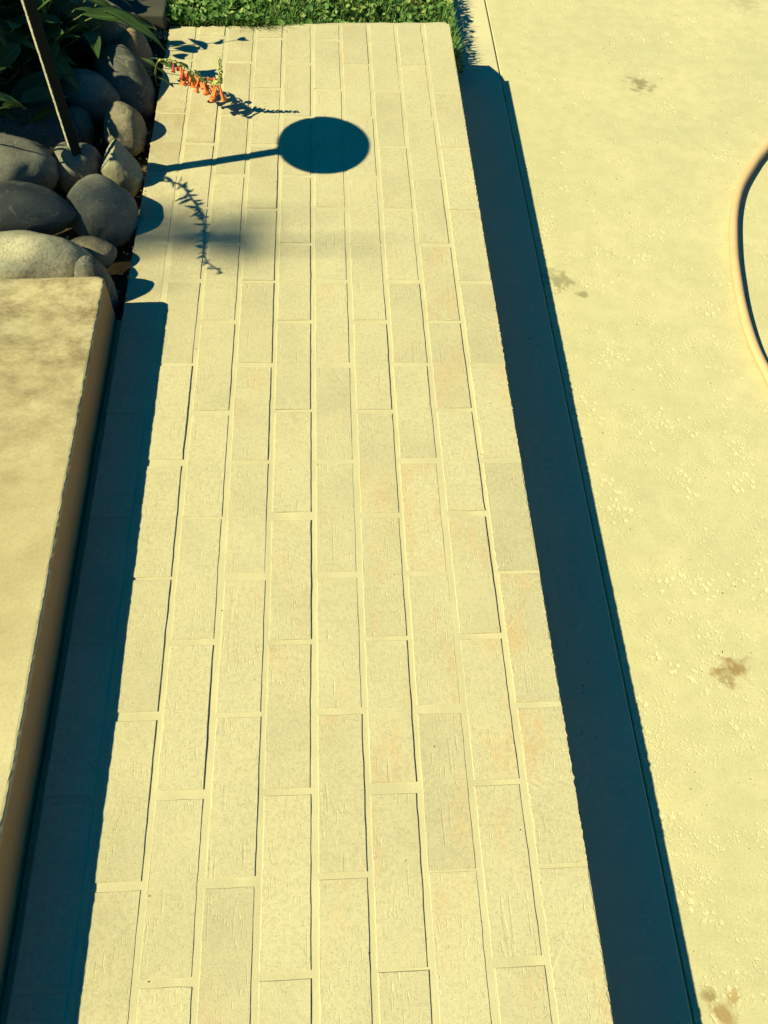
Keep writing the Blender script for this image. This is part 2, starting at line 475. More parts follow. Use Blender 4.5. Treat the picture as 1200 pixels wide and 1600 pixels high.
o = m.build('scattered_grit', M_GRIT); o['kind'] = 'stuff'; o['label'] = 'tiny dark grit scattered over the paving'

# ------------------------------------------------------------------ brick walk
BW, BL = 0.0677333, 0.2032
JOINT = 0.0086
XL, XR = -5 * BW, 5 * BW
Y0 = -0.95
def yend(x): return 1.868 + (x + 0.34) * 0.072

walk = bpy.data.objects.new('brick_walkway', None); COL.objects.link(walk)
struct(walk, 'raised pale brick walkway of long running courses')

# mortar bed, a little below the brick faces and wavy
m = MB(); nx, ny = 150, 260
ye = 1.935
for j in range(ny + 1):
    for i in range(nx + 1):
        x = XL + 0.001 + (XR - XL - 0.0015) * i / nx
        y = Y0 + (yend(x) - 0.003 - Y0) * j / ny
        d = 0.0009 + 0.0011 * fbm(x * 14, y * 1.7, 1.0, 2) + 0.0003 * fbm(x * 60, y * 40, 4.0, 2)
        d += 0.0016 * max(0, fbm(x * 14 + 3, y * 0.8, 6.0, 2)) * max(0.2, min(1, 1.3 - 0.7 * y))
        d += 0.0010 * max(0, fbm(x * 3 + 7, y * 1.3, 2.0, 2))
        m.v.append((x, y, -max(0.0008, d)))
for j in range(ny):
    for i in range(nx):
        a = j * (nx + 1) + i
        m.f.append((a, a + 1, a + nx + 2, a + nx + 1))
m.build('mortar_bed', M_MORTAR, walk, smooth=True)
# body under the bed
m = MB(); w = 0.006
xa, xb, za, zb = XL + w, XR - w, -0.30, -0.012
m.add([(xa, Y0 + w, za), (xb, Y0 + w, za), (xb, yend(xb) - w, za), (xa, yend(xa) - w, za), (xa, Y0 + w, zb), (xb, Y0 + w, zb), (xb, yend(xb) - w, zb), (xa, yend(xa) - w, zb)],
      [(0, 1, 5, 4), (1, 2, 6, 5), (2, 3, 7, 6), (3, 0, 4, 7), (4, 5, 6, 7), (3, 2, 1, 0)])
m.build('mortar_core', M_MORTAR, walk)

# unseen sloped block added past the far end, lengthens the walk's shadow
m = MB(); prof = [(-0.010, -0.012), (0.0, -0.006), (0.03, -0.012), (0.078, -0.036), (0.086, -0.06), (0.088, -0.30), (-0.010, -0.30)]
nn = 40
for i in range(nn + 1):
    x = XL + 0.004 + (XR - XL - 0.008) * i / nn
    for dy, z in prof: m.v.append((x, yend(x) - 0.004 + dy + 0.004 * fbm(x * 20, dy * 20, 1, 2), z))
for i in range(nn):
    for k in range(len(prof) - 1):
        a = i * len(prof) + k; m.f.append((a, a + 1, a + len(prof) + 1, a + len(prof)))
m.f += [tuple(range(len(prof))), tuple(nn * len(prof) + k for k in range(len(prof)))[::-1]]
m.build('shadow_extender', M_MORTAR, walk)

m = MB(); xa, xb, za, zb = -0.356, XL + 0.004, -0.20, -0.014
m.add([(xa, Y0, za), (xb, Y0, za), (xb, 0.93, za), (xa, 0.93, za), (xa, Y0, zb), (xb, Y0, zb), (xb, 0.93, zb), (xa, 0.93, zb)],
      [(0, 1, 5, 4), (1, 2, 6, 5), (2, 3, 7, 6), (3, 0, 4, 7), (4, 5, 6, 7), (3, 2, 1, 0)])
m.build('mortar_joint', M_MORTAR, walk)

def brick_mesh(w, l, h, seed, chips=1.0, far_edge=0.0, slant=0.0):
    """one brick, origin at the centre of its top face; irregular arrises"""
    rg = random.Random(seed)
    out = []
    nl = max(2, int(l / (0.016 if chips < 1.4 else 0.003))); nw = 4
    def j(s=1.0): return rg.gauss(0, 0.0002) * s * chips - abs(rg.gauss(0, 0.0002)) * s * chips
    def rag(y): return (0.0017 * noise.noise(Vector((y * 130, seed, 0))) + 0.0011 * noise.noise(Vector((y * 420, seed, 5))) - 0.0006) if chips > 1.4 else 0
    def chip(): return -rg.uniform(0.0006, 0.0016) * chips if rg.random() < 0.02 else 0
    for k in range(nw): out.append((-w / 2 + w * k / nw, -l / 2 - j() - chip() * .4, 0))
    for k in range(nl): out.append((w / 2 + j() * (0.4 if chips > 1.4 else 1) + chip() + rag(l * k / nl), -l / 2 + l * k / nl, 1))
    for k in range(nw):
        t_ = 1 - k / nw
        out.append((-w / 2 + w * t_, l / 2 + j(1 + 3 * far_edge) + slant * (t_ - 0.5) * w - far_edge * abs(rg.gauss(0, 0.002)), 2))
    for k in range(nl): out.append((-w / 2 - j() - chip(), l / 2 - l * k / nl - slant * 0.5 * w * (1 - k / nl), 3))
    n = len(out); v = []
    for ins, z in ((0.0006, 0.0), (0.0, -0.0008), (0.0004, -h)):
        for x, y, _ in out:
            sx = (abs(x) - ins) / abs(x) if abs(x) > 1e-6 else 1
            sy = (abs(y) - ins) / abs(y) if abs(y) > 1e-6 else 1
            v.append((x * sx, y * sy, z + (rg.gauss(0, 0.00012) if z == 0 else 0)))
    f = [tuple(range(n)), tuple(range(2 * n, 3 * n))[::-1]]
    for r_ in range(2):
        for i in range(n):
            k = (i + 1) % n
            f.append((r_ * n + i, (r_ + 1) * n + i, (r_ + 1) * n + k, r_ * n + k))
    me = mesh('brick', v, f); me.materials.append(M_BRICK)
    return me
W_, L_ = BW - JOINT, BL - JOINT
BM = [brick_mesh(W_, L_, 0.055, 100 + i) for i in range(9)]
BME = [brick_mesh(W_ + JOINT * 0.5, L_ + 0.002, 0.055, 200 + i, 2.2) for i in range(5)]    # the outer row reaches the edge
rng = random.Random(21)
for c in range(10):
    x = XL + BW * (c + 0.5)
    off = 0.0 if (c + 1) % 2 == 0 else 0.5            # running bond, courses shifted by half a brick
    edge = c in (0, 9)
    k = -5
    while True:
        ya = (k + off - (0.0 if True else 0)) * BL
        yb = ya + BL
        k += 1
        if yb < Y0 + 0.03: continue
        lim = yend(x)
        if ya > lim - 0.02: break
        cx = x + (JOINT * 0.25 * (-1 if c == 0 else 1) if edge else 0)
        jx, jy, jz = rng.gauss(0, 0.0005), rng.gauss(0, 0.0016), rng.uniform(-0.0003, 0.0005)
        rot = (max(-0.0016, min(0.0016, rng.gauss(0, 0.0010))), max(-0.009, min(0.009, rng.gauss(0.000, 0.006))), rng.gauss(0, 0.0022))
        a = max(ya, Y0) + JOINT / 2; b = min(yb - JOINT / 2, lim)
        if yb - JOINT / 2 > lim or ya < Y0:
            me = brick_mesh(W_ + (JOINT * 0.5 if edge else 0), b - a, 0.055, 300 + c * 17 + k, 2.0 if edge else 1.3, 1.0 if yb > lim else 0.0, 0.072 if yb > lim else 0.0)
        else:
            me = (BME if edge else BM)[rng.randrange(5 if edge else 9)]
        flip = c == 0 or (rng.random() < 0.5 and not (yb > lim) and not edge)
        o = link('brick', me, None, walk, (cx + jx, (a + b) / 2 + (jy if b < lim - 0.001 else 0), jz), (rot[0], rot[1], rot[2] + (math.pi if flip else 0)))
        red = max(0.0, min(1.0, 0.10 + 0.75 * (c - 3) / 6 * max(0.08, 1.15 - 0.95 * max(0, ya)) + rng.uniform(-0.25, 0.35)))
        o.color = (red, 0, 0, 1)
# lower course showing on the driveway side
SB = [brick_mesh(0.05, L_, 0.055, 400 + i, 1.2) for i in range(3)]
y = Y0 + 0.06
i = 0
while y + BL < 1.9:
    o = link('brick', SB[i % 3], None, walk, (XR - 0.027 + rng.gauss(0, 0.0006), y + BL / 2, -0.066), (0, 0, 0)); o.color = (0.6, 0, 0, 1)
    y += BL; i += 1

# ------------------------------------------------------------------ concrete step
def slab_mesh():
    rg = random.Random(5)
    xr, yf, rc = -0.3490, 0.9385, 0.014
    out = []                                        # plan outline, counter-clockwise
    y = -2.4
    out.append((-2.6, -2.4)); out.append((xr - 0.01, -2.4))
    y = -2.39
    while y < yf - rc:
        out.append((xr, y)); y += 0.006 if y > -0.2 else 0.05
    for k in range(7):
        a = k / 6 * math.pi / 2
        out.append((xr - rc + rc * math.cos(a), yf - rc + rc * math.sin(a)))
    x = xr - rc - 0.01
    while x > -2.5:
        out.append((x, yf - 0.055 * (xr - x) * 0.9)); x -= 0.01 if x > -0.9 else 0.1
    out.append((-2.6, yf - 0.10))
    n = len(out); v = []; cx, cy = -1.4, -0.6
    prof = [(0.0048, 0.0835), (0.0024, 0.0829), (0.0007, 0.0811), (0.0, 0.078), (0.0, 0.05), (0.001, 0.02), (0.001, -0.01), (0.0, -0.25)]
    for pi, (ins, z) in enumerate(prof):
        for q, (x, y) in enumerate(out):
            nxd = 1.0 if x > xr - 0.012 else 0.0
            nyd = 1.0 if y > yf - 0.13 and x < xr - 0.001 else 0.0
            jt = 0.0
            if pi in (1, 2, 3): jt = rg.gauss(0, 0.0004) + max(0, noise.noise(Vector((x * 60, y * 60, 3)))) * 0.0014
            if pi == 0: jt = rg.gauss(0, 0.0005) + max(0, noise.noise(Vector((x * 45, y * 45, 9)))) * 0.0022
            bow = 0.0012 * fbm(x * 4, y * 5, z * 8, 2)
            v.append((x - nxd * (ins + jt + bow), y - nyd * (ins + jt), z))
    f = [tuple(range(n)), ]
    for r_ in range(len(prof) - 1):
        for i in range(n):
            k = (i + 1) % n
            f.append((r_ * n + i, (r_ + 1) * n + i, (r_ + 1) * n + k, r_ * n + k))
    return mesh('concrete_step', v, f)
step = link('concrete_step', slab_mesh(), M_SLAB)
tag(step, 'weathered tan concrete step slab beside the brick walk', 'step')

# ------------------------------------------------------------------ planting bed, curb, lawn
m = MB(); nx, ny = 60, 60
for j in range(ny + 1):
    for i in range(nx + 1):
        x = -2.4 + (XL - 0.001 + 2.4) * (i / nx) ** 0.5; y = 0.90 + (1.86 - 0.90) * j / ny
        m.v.append((x, y, -0.055 + 0.012 * fbm(x * 9, y * 9, 0, 3) + 0.040 * max(0, (y - 1.72) / 0.14)))
for j in range(ny):
    for i in range(nx):
        a = j * (nx + 1) + i
        m.f.append((a, a + 1, a + nx + 2, a + nx + 1))
struct(m.build('planting_bed', M_SOIL, smooth=True), 'dark soil of the planting bed under the rocks')

def block(name, mat, x0, x1, y0, y1, z0, z1, b=0.004):
    bm = bmesh.new()
    bmesh.ops.create_cube(bm, size=1)
    for vtx in bm.verts:
        vtx.co = Vector(((x0 + x1) / 2 + vtx.co.x * (x1 - x0), (y0 + y1) / 2 + vtx.co.y * (y1 - y0), (z0 + z1) / 2 + vtx.co.z * (z1 - z0)))
    bmesh.ops.bevel(bm, geom=bm.edges[:], offset=b, segments=2, affect='EDGES', profile=0.6)
    me = bpy.data.meshes.new(name); bm.to_mesh(me); bm.free()
    return link(name, me, mat)
curb = block('garden_curb', M_CURB, -2.3, -0.345, 1.852, 1.935, -0.25, 0.032)
tag(curb, 'dark concrete curb block between the rocks and the lawn', 'curb')

def zlawn(x, y=2.0):
    t = max(0.0, min(1.0, (x + 0.25) / 0.6)); t = t * t * (3 - 2 * t)
    return -0.008 - 0.125 * t - 0.01 * max(0, min(1, (y - 2.2)))
m = MB(); nx, ny = 60, 40
for j in range(ny + 1):
    for i in range(nx + 1):
        x = -9 + (0.385 + 9) * (i / nx) ** 0.35
        yb = yend(x) + 0.076 if x > -0.345 else 1.937
        y = yb + (11.9 - yb) * (j / ny) ** 2.5
        m.v.append((x, y, zlawn(x, y) + 0.004 * fbm(x * 12, y * 12, 0, 2)))
for j in range(ny):
    for i in range(nx):
        a = j * (nx + 1) + i
        m.f.append((a, a + 1, a + nx + 2, a + nx + 1))
struct(m.build('lawn', M_TURF, smooth=True), 'green lawn beyond the end of the brick walk')

m = MB(); rng = random.Random(12)
def blade(x, y, z, h, wd, az, lean):
    d = Vector((math.cos(az), math.sin(az), 0)); s = Vector((-d.y, d.x, 0)) * wd
    b = Vector((x, y, z)); p1 = b + d * (lean * 0.3) + Vector((0, 0, h * 0.62)); p2 = b + d * lean + Vector((0, 0, h))
    m.add([b - s, b + s, p1 + s * 0.8, p1 - s * 0.8, p2], [(0, 1, 2, 3), (3, 2, 4)])
def round_leaf(x, y, z, r, az, tilt):
    n = Vector((math.cos(az) * math.sin(tilt), math.sin(az) * math.sin(tilt), math.cos(tilt)))
    u = n.orthogonal().normalized(); w = n.cross(u); c = Vector((x, y, z))
    pts = [c - n * r * 0.15]
    for k in range(6):
        a = 6.2832 * k / 6; rr = r * (1.0 if k else 0.55)
        pts.append(c + u * rr * math.cos(a) + w * rr * math.sin(a))
    m.add(pts, [(0, 1 + k, 1 + (k + 1) % 6) for k in range(6)])
def clover(x):
    return max(0.4, min(1.0, (0.02 - x) / 0.25))
for _ in range(30000):
    x = rng.uniform(-1.25, 0.392); y = 1.87 + 1.05 * rng.random() ** 1.3
    lim = yend(x) + 0.002 if x > -0.345 else 1.937
    if y < lim: continue
    z = zlawn(x, y)
    hgt = 0.026 + 0.024 * fbm(x * 5, y * 5, 2, 2)
    if rng.random() < clover(x) * 0.72:
        round_leaf(x, y, z + rng.uniform(0.2, 1.05) * hgt, rng.uniform(0.0045, 0.0100), rng.random() * 6.3, rng.uniform(0, 1.1))
    else:
        blade(x, y, z - 0.002, hgt * rng.uniform(0.6, 1.5), rng.uniform(0.0008, 0.0019), rng.random() * 6.3, rng.uniform(0.004, 0.026))
# uncut blades along the edges and the tuft that flops over the walk's end
for _ in range(900):
    y = rng.uniform(1.95, 2.9); x = 0.375 + rng.uniform(-0.02, 0.015)
    blade(x, y, zlawn(x, y) - 0.003, rng.uniform(0.012, 0.035), rng.uniform(0.0008, 0.0016), rng.gauss(0, 0.8), rng.uniform(0.006, 0.028))
for _ in range(620):
    x = rng.gauss(-0.10, 0.035); y = yend(x) + rng.uniform(0.0, 0.025)
    blade(x, y, zlawn(x) - 0.003, rng.uniform(0.02, 0.05), rng.uniform(0.0008, 0.0018), rng.gauss(-1.57, 0.7), rng.uniform(0.01, 0.05))
for _ in range(800):
    x = rng.uniform(-0.33, 0.33); y = yend(x) + rng.uniform(0.002, 0.02)
    blade(x, y, zlawn(x) - 0.003, rng.uniform(0.015, 0.035), rng.uniform(0.0008, 0.0016), rng.gauss(-1.57, 0.9), rng.uniform(0.004, 0.022))
o = m.build('lawn_grass', M_GRASS); o['kind'] = 'stuff'; o['label'] = 'short green grass and clover of the lawn'

# dry bits at the corner of the bed and along the walk
m = MB(); rng = random.Random(31)
def bit(x, y, z, r):
    a = rng.random() * 6.3; t = rng.uniform(-0.5, 0.5)
    u = Vector((math.cos(a), math.sin(a), t)) * r; w = Vector((-math.sin(a), math.cos(a), rng.uniform(-.5, .5))) * r * rng.uniform(0.3, 0.7)
    c = Vector((x, y, z))
    m.add([c - u, c + w, c + u, c - w, c + Vector((0, 0, r * 0.4))], [(0, 1, 4), (1, 2, 4), (2, 3, 4), (3, 0, 4)])
for _ in range(240):
    x = rng.gauss(-0.375, 0.028); y = rng.gauss(1.838, 0.010)
    if x > -0.341: continue
    bit(x, min(y, 1.85), -0.008 + rng.uniform(0, 0.006), rng.uniform(0.002, 0.006))
for _ in range(420):
    x = rng.uniform(-0.9, -0.345); y = rng.uniform(0.97, 1.84)
    bit(x, y, -0.042 + 0.04 * max(0, (y - 1.72) / 0.14), rng.uniform(0.003, 0.008))
for _ in range(40):
    y = rng.uniform(1.0, 1.5); bit(XL + rng.uniform(-0.004, 0.008), y, 0.001, rng.uniform(0.001, 0.0028))
o = m.build('dry_litter', M_LITTER); o['kind'] = 'stuff'; o['label'] = 'dry leaf litter among the rocks'

# ------------------------------------------------------------------ river rocks
def rock(loc, semi, rz, col, label, seed, tilt=(0, 0), flat=0.0, cuts=0):
    bm = bmesh.new()
    bmesh.ops.create_icosphere(bm, subdivisions=5, radius=1.0)
    rg = random.Random(seed); off = Vector((seed * 3.7, seed * 1.3, seed * 2.1))
    pl = []
    for _ in range(cuts):
        n = Vector((rg.uniform(-1, 1), rg.uniform(-1, 1), rg.uniform(-0.2, 1))).normalized(); pl.append((n, rg.uniform(0.55, 0.75)))
    for v in bm.verts:
        p = v.co.copy()
        e = 2.0 + flat
        k = (abs(p.x) ** e + abs(p.y) ** e + abs(p.z) ** e) ** (-1 / e)
        q = p * k
        q *= 1 + 0.13 * noise.noise(p * 0.9 + off) + 0.05 * noise.noise(p * 2.2 + off) + 0.012 * noise.noise(p * 7 + off)
        q.x *= 1 + 0.16 * rg_sign(seed) * p.y * 0.6
        for n, d in pl:
            s = q.dot(n)
            if s > d: q -= n * (s - d) * 0.92
        if cuts: q += p * 0.02 * noise.noise(p * 9 + off)
        v.co = Vector((q.x * semi[0], q.y * semi[1], q.z * semi[2]))
    me = bpy.data.meshes.new('river_rock'); bm.to_mesh(me); bm.free()
    me.polygons.foreach_set('use_smooth', [True] * len(me.polygons))
    o = link('river_rock', me, M_ROCK, None, loc, (tilt[0], tilt[1], rz))
    o.color = (*col, 1)
    return tag(o, label, 'rock', 'river rocks edging the planting bed')
def rg_sign(s): return 1 if s % 2 else -1
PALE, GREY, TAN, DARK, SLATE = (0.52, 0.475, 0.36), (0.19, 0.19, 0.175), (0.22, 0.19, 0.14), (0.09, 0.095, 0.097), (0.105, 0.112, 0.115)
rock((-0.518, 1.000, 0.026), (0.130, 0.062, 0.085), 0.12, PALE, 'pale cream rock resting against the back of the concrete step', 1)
rock((-0.553, 1.137, 0.050), (0.112, 0.055, 0.046), 0.05, SLATE, 'long dark grey rock lying behind the pale cream rock', 2)
rock((-0.612, 1.268, 0.040), (0.120, 0.075, 0.068), -0.15, GREY, 'large rounded grey rock at the left edge, behind the long dark one', 3)
rock((-0.402, 1.185, 0.018), (0.064, 0.070, 0.062), 0.5, GREY, 'egg-shaped grey rock overhanging the walk, pale lit top', 4)
rock((-0.404, 1.060, 0.022), (0.048, 0.032, 0.028), -0.2, TAN, 'small flat tan pebble between the cream rock and the walk', 5)
rock((-0.385, 1.312, 0.022), (0.042, 0.046, 0.060), 0.2, (0.34, 0.315, 0.245), 'broken-faced pale rock right of the light post', 6, cuts=5)
rock((-0.464, 1.306, 0.018), (0.044, 0.044, 0.047), 0.0, GREY, 'small grey rock at the foot of the light post', 7, flat=0.8)
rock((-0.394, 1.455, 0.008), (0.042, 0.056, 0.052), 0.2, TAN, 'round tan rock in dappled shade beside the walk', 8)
rock((-0.482, 1.560, 0.012), (0.070, 0.052, 0.056), -0.25, GREY, 'oval grey rock half under the leaves, behind the light post', 9)
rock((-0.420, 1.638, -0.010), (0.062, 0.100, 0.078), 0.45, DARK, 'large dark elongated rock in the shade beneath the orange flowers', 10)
rock((-0.490, 1.780, 0.035), (0.094, 0.060, 0.062), -0.35, TAN, 'sunlit tan rock nearest the curb block', 11)
rock((-0.410, 1.742, 0.000), (0.046, 0.060, 0.060), 0.2, (0.28, 0.19, 0.13), 'reddish brown rock between the dark rock and the curb', 12)
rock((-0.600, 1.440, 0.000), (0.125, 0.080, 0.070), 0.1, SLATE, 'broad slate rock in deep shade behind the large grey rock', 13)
rock((-0.500, 1.478, -0.005), (0.036, 0.045, 0.045), 0.0, TAN, 'small tan rock wedged behind the light post', 14)
rock((-0.590, 1.520, 0.040), (0.058, 0.040, 0.024), 0.1, TAN, 'flat tan stone lying under the broad leaves', 15, flat=1.5)
rock((-0.388, 0.977, 0.003), (0.035, 0.036, 0.078), 0.3, SLATE, 'upright grey rock tucked under the step corner', 16)
rock((-0.700, 1.640, -0.010), (0.100, 0.080, 0.060), 0.3, DARK, 'dark rock at the base of the leafy plant', 17)

# ------------------------------------------------------------------ path light
pl = bpy.data.objects.new('path_light', None); COL.objects.link(pl); pl.location = (-0.4555, 1.2935, -0.05)
tag(pl, 'black path light with slim post and round flat shade', 'path light')
m = MB(); ring = []
for j in range(61):
    z = -0.12 + 0.575 * j / 60
    for k in range(4):
        for e in (-0.35, 0.35):
            a = R(28) + math.pi / 2 * k + math.pi / 4
            hw = 0.0094; c0 = Vector((math.cos(a), math.sin(a))) * hw * 1.4142
            d0 = Vector((math.cos(a + (2.356 if e > 0 else -2.356)), math.sin(a + (2.356 if e > 0 else -2.356)))) * 0.0009
            jt = 1 + 0.03 * noise.noise(Vector((k * 5 + e, z * 140, 1)))
            ring.append(((c0.x + d0.x) * jt, (c0.y + d0.y) * jt, z))
m.add(ring, [(j * 8 + k, j * 8 + (k + 1) % 8, (j + 1) * 8 + (k + 1) % 8, (j + 1) * 8 + k) for j in range(60) for k in range(8)] + [tuple(480 + k for k in range(8))])
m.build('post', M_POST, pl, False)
m = MB(); m.lathe([(0.016, 0.030), (0.016, 0.048), (0.0135, 0.052)], 20); m.build('collar', M_METAL, pl, True)
m = MB(); m.lathe([(0.018, 0.442), (0.020, 0.445), (0.020, 0.480), (0.016, 0.484)], 20); m.build('lens', M_LENS, pl, True)
m = MB(); m.lathe([(0.090, 0.481), (0.098, 0.480), (0.0985, 0.483), (0.094, 0.488), (0.045, 0.512), (0.014, 0.520), (0.004, 0.521)], 48); m.build('shade', M_METAL, pl, True)
m = MB(); m.lathe([(0.007, 0.520), (0.008, 0.526), (0.004, 0.532)], 12); m.build('finial', M_METAL, pl, True)

# ------------------------------------------------------------------ garden hose
hp = [(1.80, 2.02), (1.62, 2.00), (1.42, 1.91), (1.25, 1.775), (1.133, 1.646), (1.084, 1.582), (1.040, 1.516), (1.011, 1.458), (0.987, 1.397), (0.967, 1.332), (0.946, 1.252), (0.932, 1.177),
      (0.922, 1.114), (0.916, 1.055), (0.913, 0.991), (0.917, 0.930), (0.930, 0.845), (0.965, 0.745), (1.04, 0.62), (1.18, 0.50), (1.38, 0.42), (1.62, 0.40), (1.95, 0.46), (2.35, 0.60)]
pts = [Vector((x, y, zdrive(y) - 0.002 + 0.0092 + 0.007 * max(0.0, 1 - abs(y - 1.25) / 0.8))) for x, y in hp]
m = MB(); m.tube(spline(pts, 5), 0.0100, 14)
hose = m.build('garden_hose', M_HOSE, None, True)
tag(hose, 'cream garden hose curving over the driveway', 'hose')

# ------------------------------------------------------------------ plants
def leaf_mesh(l, w, fold, droop, seed):
    rg = random.Random(seed); v = []; f = []; n = 8
    for i in range(n + 1):
        t = i / n
        hw = w * (math.sin(math.pi * t ** 0.72)) ** 0.9 * (1 - 0.15 * t)
        if i == 0: hw = w * 0.06
        z = -droop * l * t * t + 0.015 * l * math.sin(t * 9 + seed)
        x = l * (t - 0.25 * droop * t * t)
        wob = 0.05 * w * rg.uniform(-1, 1)
        v += [(x, -hw + wob, z + fold * hw), (x, 0, z), (x, hw + wob, z + fold * hw * rg.uniform(0.7, 1.2))]
    for i in range(n):
        a = i * 3
        f += [(a, a + 1, a + 4, a + 3), (a + 1, a + 2, a + 5, a + 4)]
    return mesh('leaf', v, f, True)
LEAVES = [leaf_mesh(0.115, 0.019, 0.35, 0.30, 1), leaf_mesh(0.095, 0.017, 0.25, 0.45, 2), leaf_mesh(0.130, 0.022, 0.45, 0.20, 3), leaf_mesh(0.085, 0.021, 0.2, 0.15, 4)]
for me in LEAVES: me.materials.append(M_LEAF)

def put_leaf(parent, base, p, az, pitch, roll, sc, kind):
    """a leaf from point p, heading az, raised by pitch"""
    return leaf_at(parent, base, p, Euler((roll, -pitch, az), 'XYZ'), sc, LEAVES[kind])
def leaf_at(parent, base, p, eu, sc, me):
    o = bpy.data.objects.new('leaf', me); COL.objects.link(o)
    o.parent = parent; o.location = Vector(p) - Vector(base); o.rotation_euler = eu; o.scale = (sc, sc, sc)
    return o

def leafy_plant(base, label, stems, seed, hmin, hmax, spread, check):
    rg = random.Random(seed)
    root = bpy.data.objects.new('leafy_plant', None); COL.objects.link(root); root.location = base
    tag(root, label, 'plant', 'broad-leaved plants in the bed')
    for s in range(stems):
        a = rg.random() * 6.2832; h = rg.uniform(hmin, hmax); r = spread * rg.uniform(0.2, 1.0)
        b = Vector(base) + Vector((rg.uniform(-.05, .05), rg.uniform(-.05, .05), 0))
        mid = b + Vector((math.cos(a) * r * 0.35, math.sin(a) * r * 0.35, h * 0.6)); top = b + Vector((math.cos(a) * r, math.sin(a) * r, h))
        sp = spline([b, mid, top], 6)
        while len(sp) > 3 and not check(sp[-1]): sp.pop()
        if len(sp) < 5: continue
        mm = MB(); mm.tube([p - Vector(base) for p in sp], [0.0035 - 0.0022 * i / (len(sp) - 1) for i in range(len(sp))], 6)
        made = 0
        for i in range(3, len(sp)):
            if i % 2 == 0 and i < len(sp) - 2: continue
            for q in range(2):
                az = i * 1.1 + q * math.pi + rg.uniform(-0.5, 0.5)
                pitch = rg.uniform(-0.35, 0.65); sc = rg.uniform(0.75, 1.25)
                p = sp[i]; tip = p + Vector((math.cos(az) * math.cos(pitch), math.sin(az) * math.cos(pitch), math.sin(pitch))) * 0.11 * sc
                if not (check(p) and check(tip)): continue
                put_leaf(root, base, p, az, pitch, rg.uniform(-0.5, 0.5), sc, rg.randrange(4)); made += 1
        if made: mm.build('stem', M_STEM, root, True)
    return root
def shade_ok(p):
    sx, sy = p.x + SX * (p.z - 0.02), p.y + SY * (p.z - 0.02)
    if p.y < 1.36 and p.x > -0.62: return False
    return sx < -0.355 and (sy > 1.40 or p.z < 0)
def shade_low(p):
    sx, sy = p.x + SX * (p.z - 0.02), p.y + SY * (p.z - 0.02)
    return p.z < 0 or (sx < -0.352 and sy > 1.37 and p.x < -0.56)
leafy_plant((-0.66, 1.62, -0.05), 'dense plant of broad dark green leaves behind the light post', 24, 41, 0.08, 0.28, 0.26, shade_ok)
leafy_plant((-0.98, 1.36, -0.05), 'tall dense plant beyond the left edge that shades the slate rock', 24, 44, 0.30, 0.60, 0.26, shade_ok)
leafy_plant((-0.82, 1.50, -0.05), 'tall dark leafy plant at the left edge of the bed', 24, 42, 0.18, 0.46, 0.24, shade_ok)
leafy_plant((-0.74, 1.79, -0.04), 'leafy green plant in the far corner of the bed against the curb', 30, 43, 0.10, 0.34, 0.26, shade_ok)

leafy_plant((-0.70, 1.50, -0.05), 'low plant with drooping leaves just left of the light post', 22, 46, 0.10, 0.24, 0.20, shade_ok)

lowp = leafy_plant((-0.79, 1.37, -0.05), 'drooping leafy plant at the frame edge above the large grey rock', 24, 48, 0.14, 0.34, 0.22, shade_low)

rng = random.Random(58)
lb = (-0.79, 1.37, -0.05); n_ = 0
for _ in range(400):
    if n_ >= 16: break
    tx, ty, tz = rng.choice(((-0.394, 1.455, 0.05), (-0.464, 1.315, 0.06), (-0.44, 1.40, 0.03), (-0.405, 1.47, 0.04), (-0.395, 1.325, 0.07)))
    z = rng.uniform(0.16, 0.27)
    p = Vector((tx - (z - tz) * SX + rng.gauss(0, 0.02), ty - (z - tz) * SY + rng.gauss(0, 0.015), z))
    az, pitch, sc = rng.uniform(-1.6, 1.6), rng.uniform(-0.5, 0.2), rng.uniform(0.5, 0.85)
    tip = p + Vector((math.cos(az) * math.cos(pitch), math.sin(az) * math.cos(pitch), math.sin(pitch))) * 0.11 * sc
    if max(p.x + SX * p.z, tip.x + SX * tip.z) > -0.335 or p.x > -0.55: continue
    put_leaf(lowp, lb, p, az, pitch, rng.uniform(-.3, .3), sc, rng.randrange(4)); n_ += 1
    sp = spline([Vector(lb), Vector(lb).lerp(p, 0.55) + Vector((-0.03, 0, 0.06)), p], 5)
    mm = MB(); mm.tube([q - Vector(lb) for q in sp], [0.0028 - 0.0017 * i / (len(sp) - 1) for i in range(len(sp))], 6); mm.build('stem', M_STEM, lowp, True)

# sprawling stems whose leaves throw their pointed shadows on the far end of the walk
sp_base = (-0.56, 1.72, -0.04)
root = bpy.data.objects.new('leafy_plant', None); COL.objects.link(root); root.location = sp_base
tag(root, 'sprawling stems with pointed leaves leaning over the sunlit tan rock', 'plant', 'broad-leaved plants in the bed')
rng = random.Random(77)
def mat3(xa, za_):          # orientation with x along xa and z near za_
    x = xa.normalized(); y = za_.cross(x).normalized(); z = x.cross(y)
    return Matrix((x, y, z)).transposed().to_euler()
casts = [((-0.325, 1.777), (-0.205, 1.771), .175, .150, 0), ((-0.245, 1.776), (-0.280, 1.822), .165, .185, 3), ((-0.325, 1.748), (-0.235, 1.735), .150, .135, 1), ((-0.335, 1.700), (-0.238, 1.731), .140, .135, 1),
         ((-0.300, 1.668), (-0.175, 1.692), .150, .130, 2), ((-0.255, 1.682), (-0.160, 1.642), .150, .120, 0), 
         ((-0.235, 1.802), (-0.165, 1.818), .170, .160, 1), ((-0.180, 1.815), (-0.110, 1.842), .165, .150, 1), ((-0.345, 1.800), (-0.280, 1.795), .19, .18, 3), ((-0.37, 1.83), (-0.33, 1.86), .19, .17, 0), ((-0.40, 1.85), (-0.36, 1.80), .17, .15, 2)]
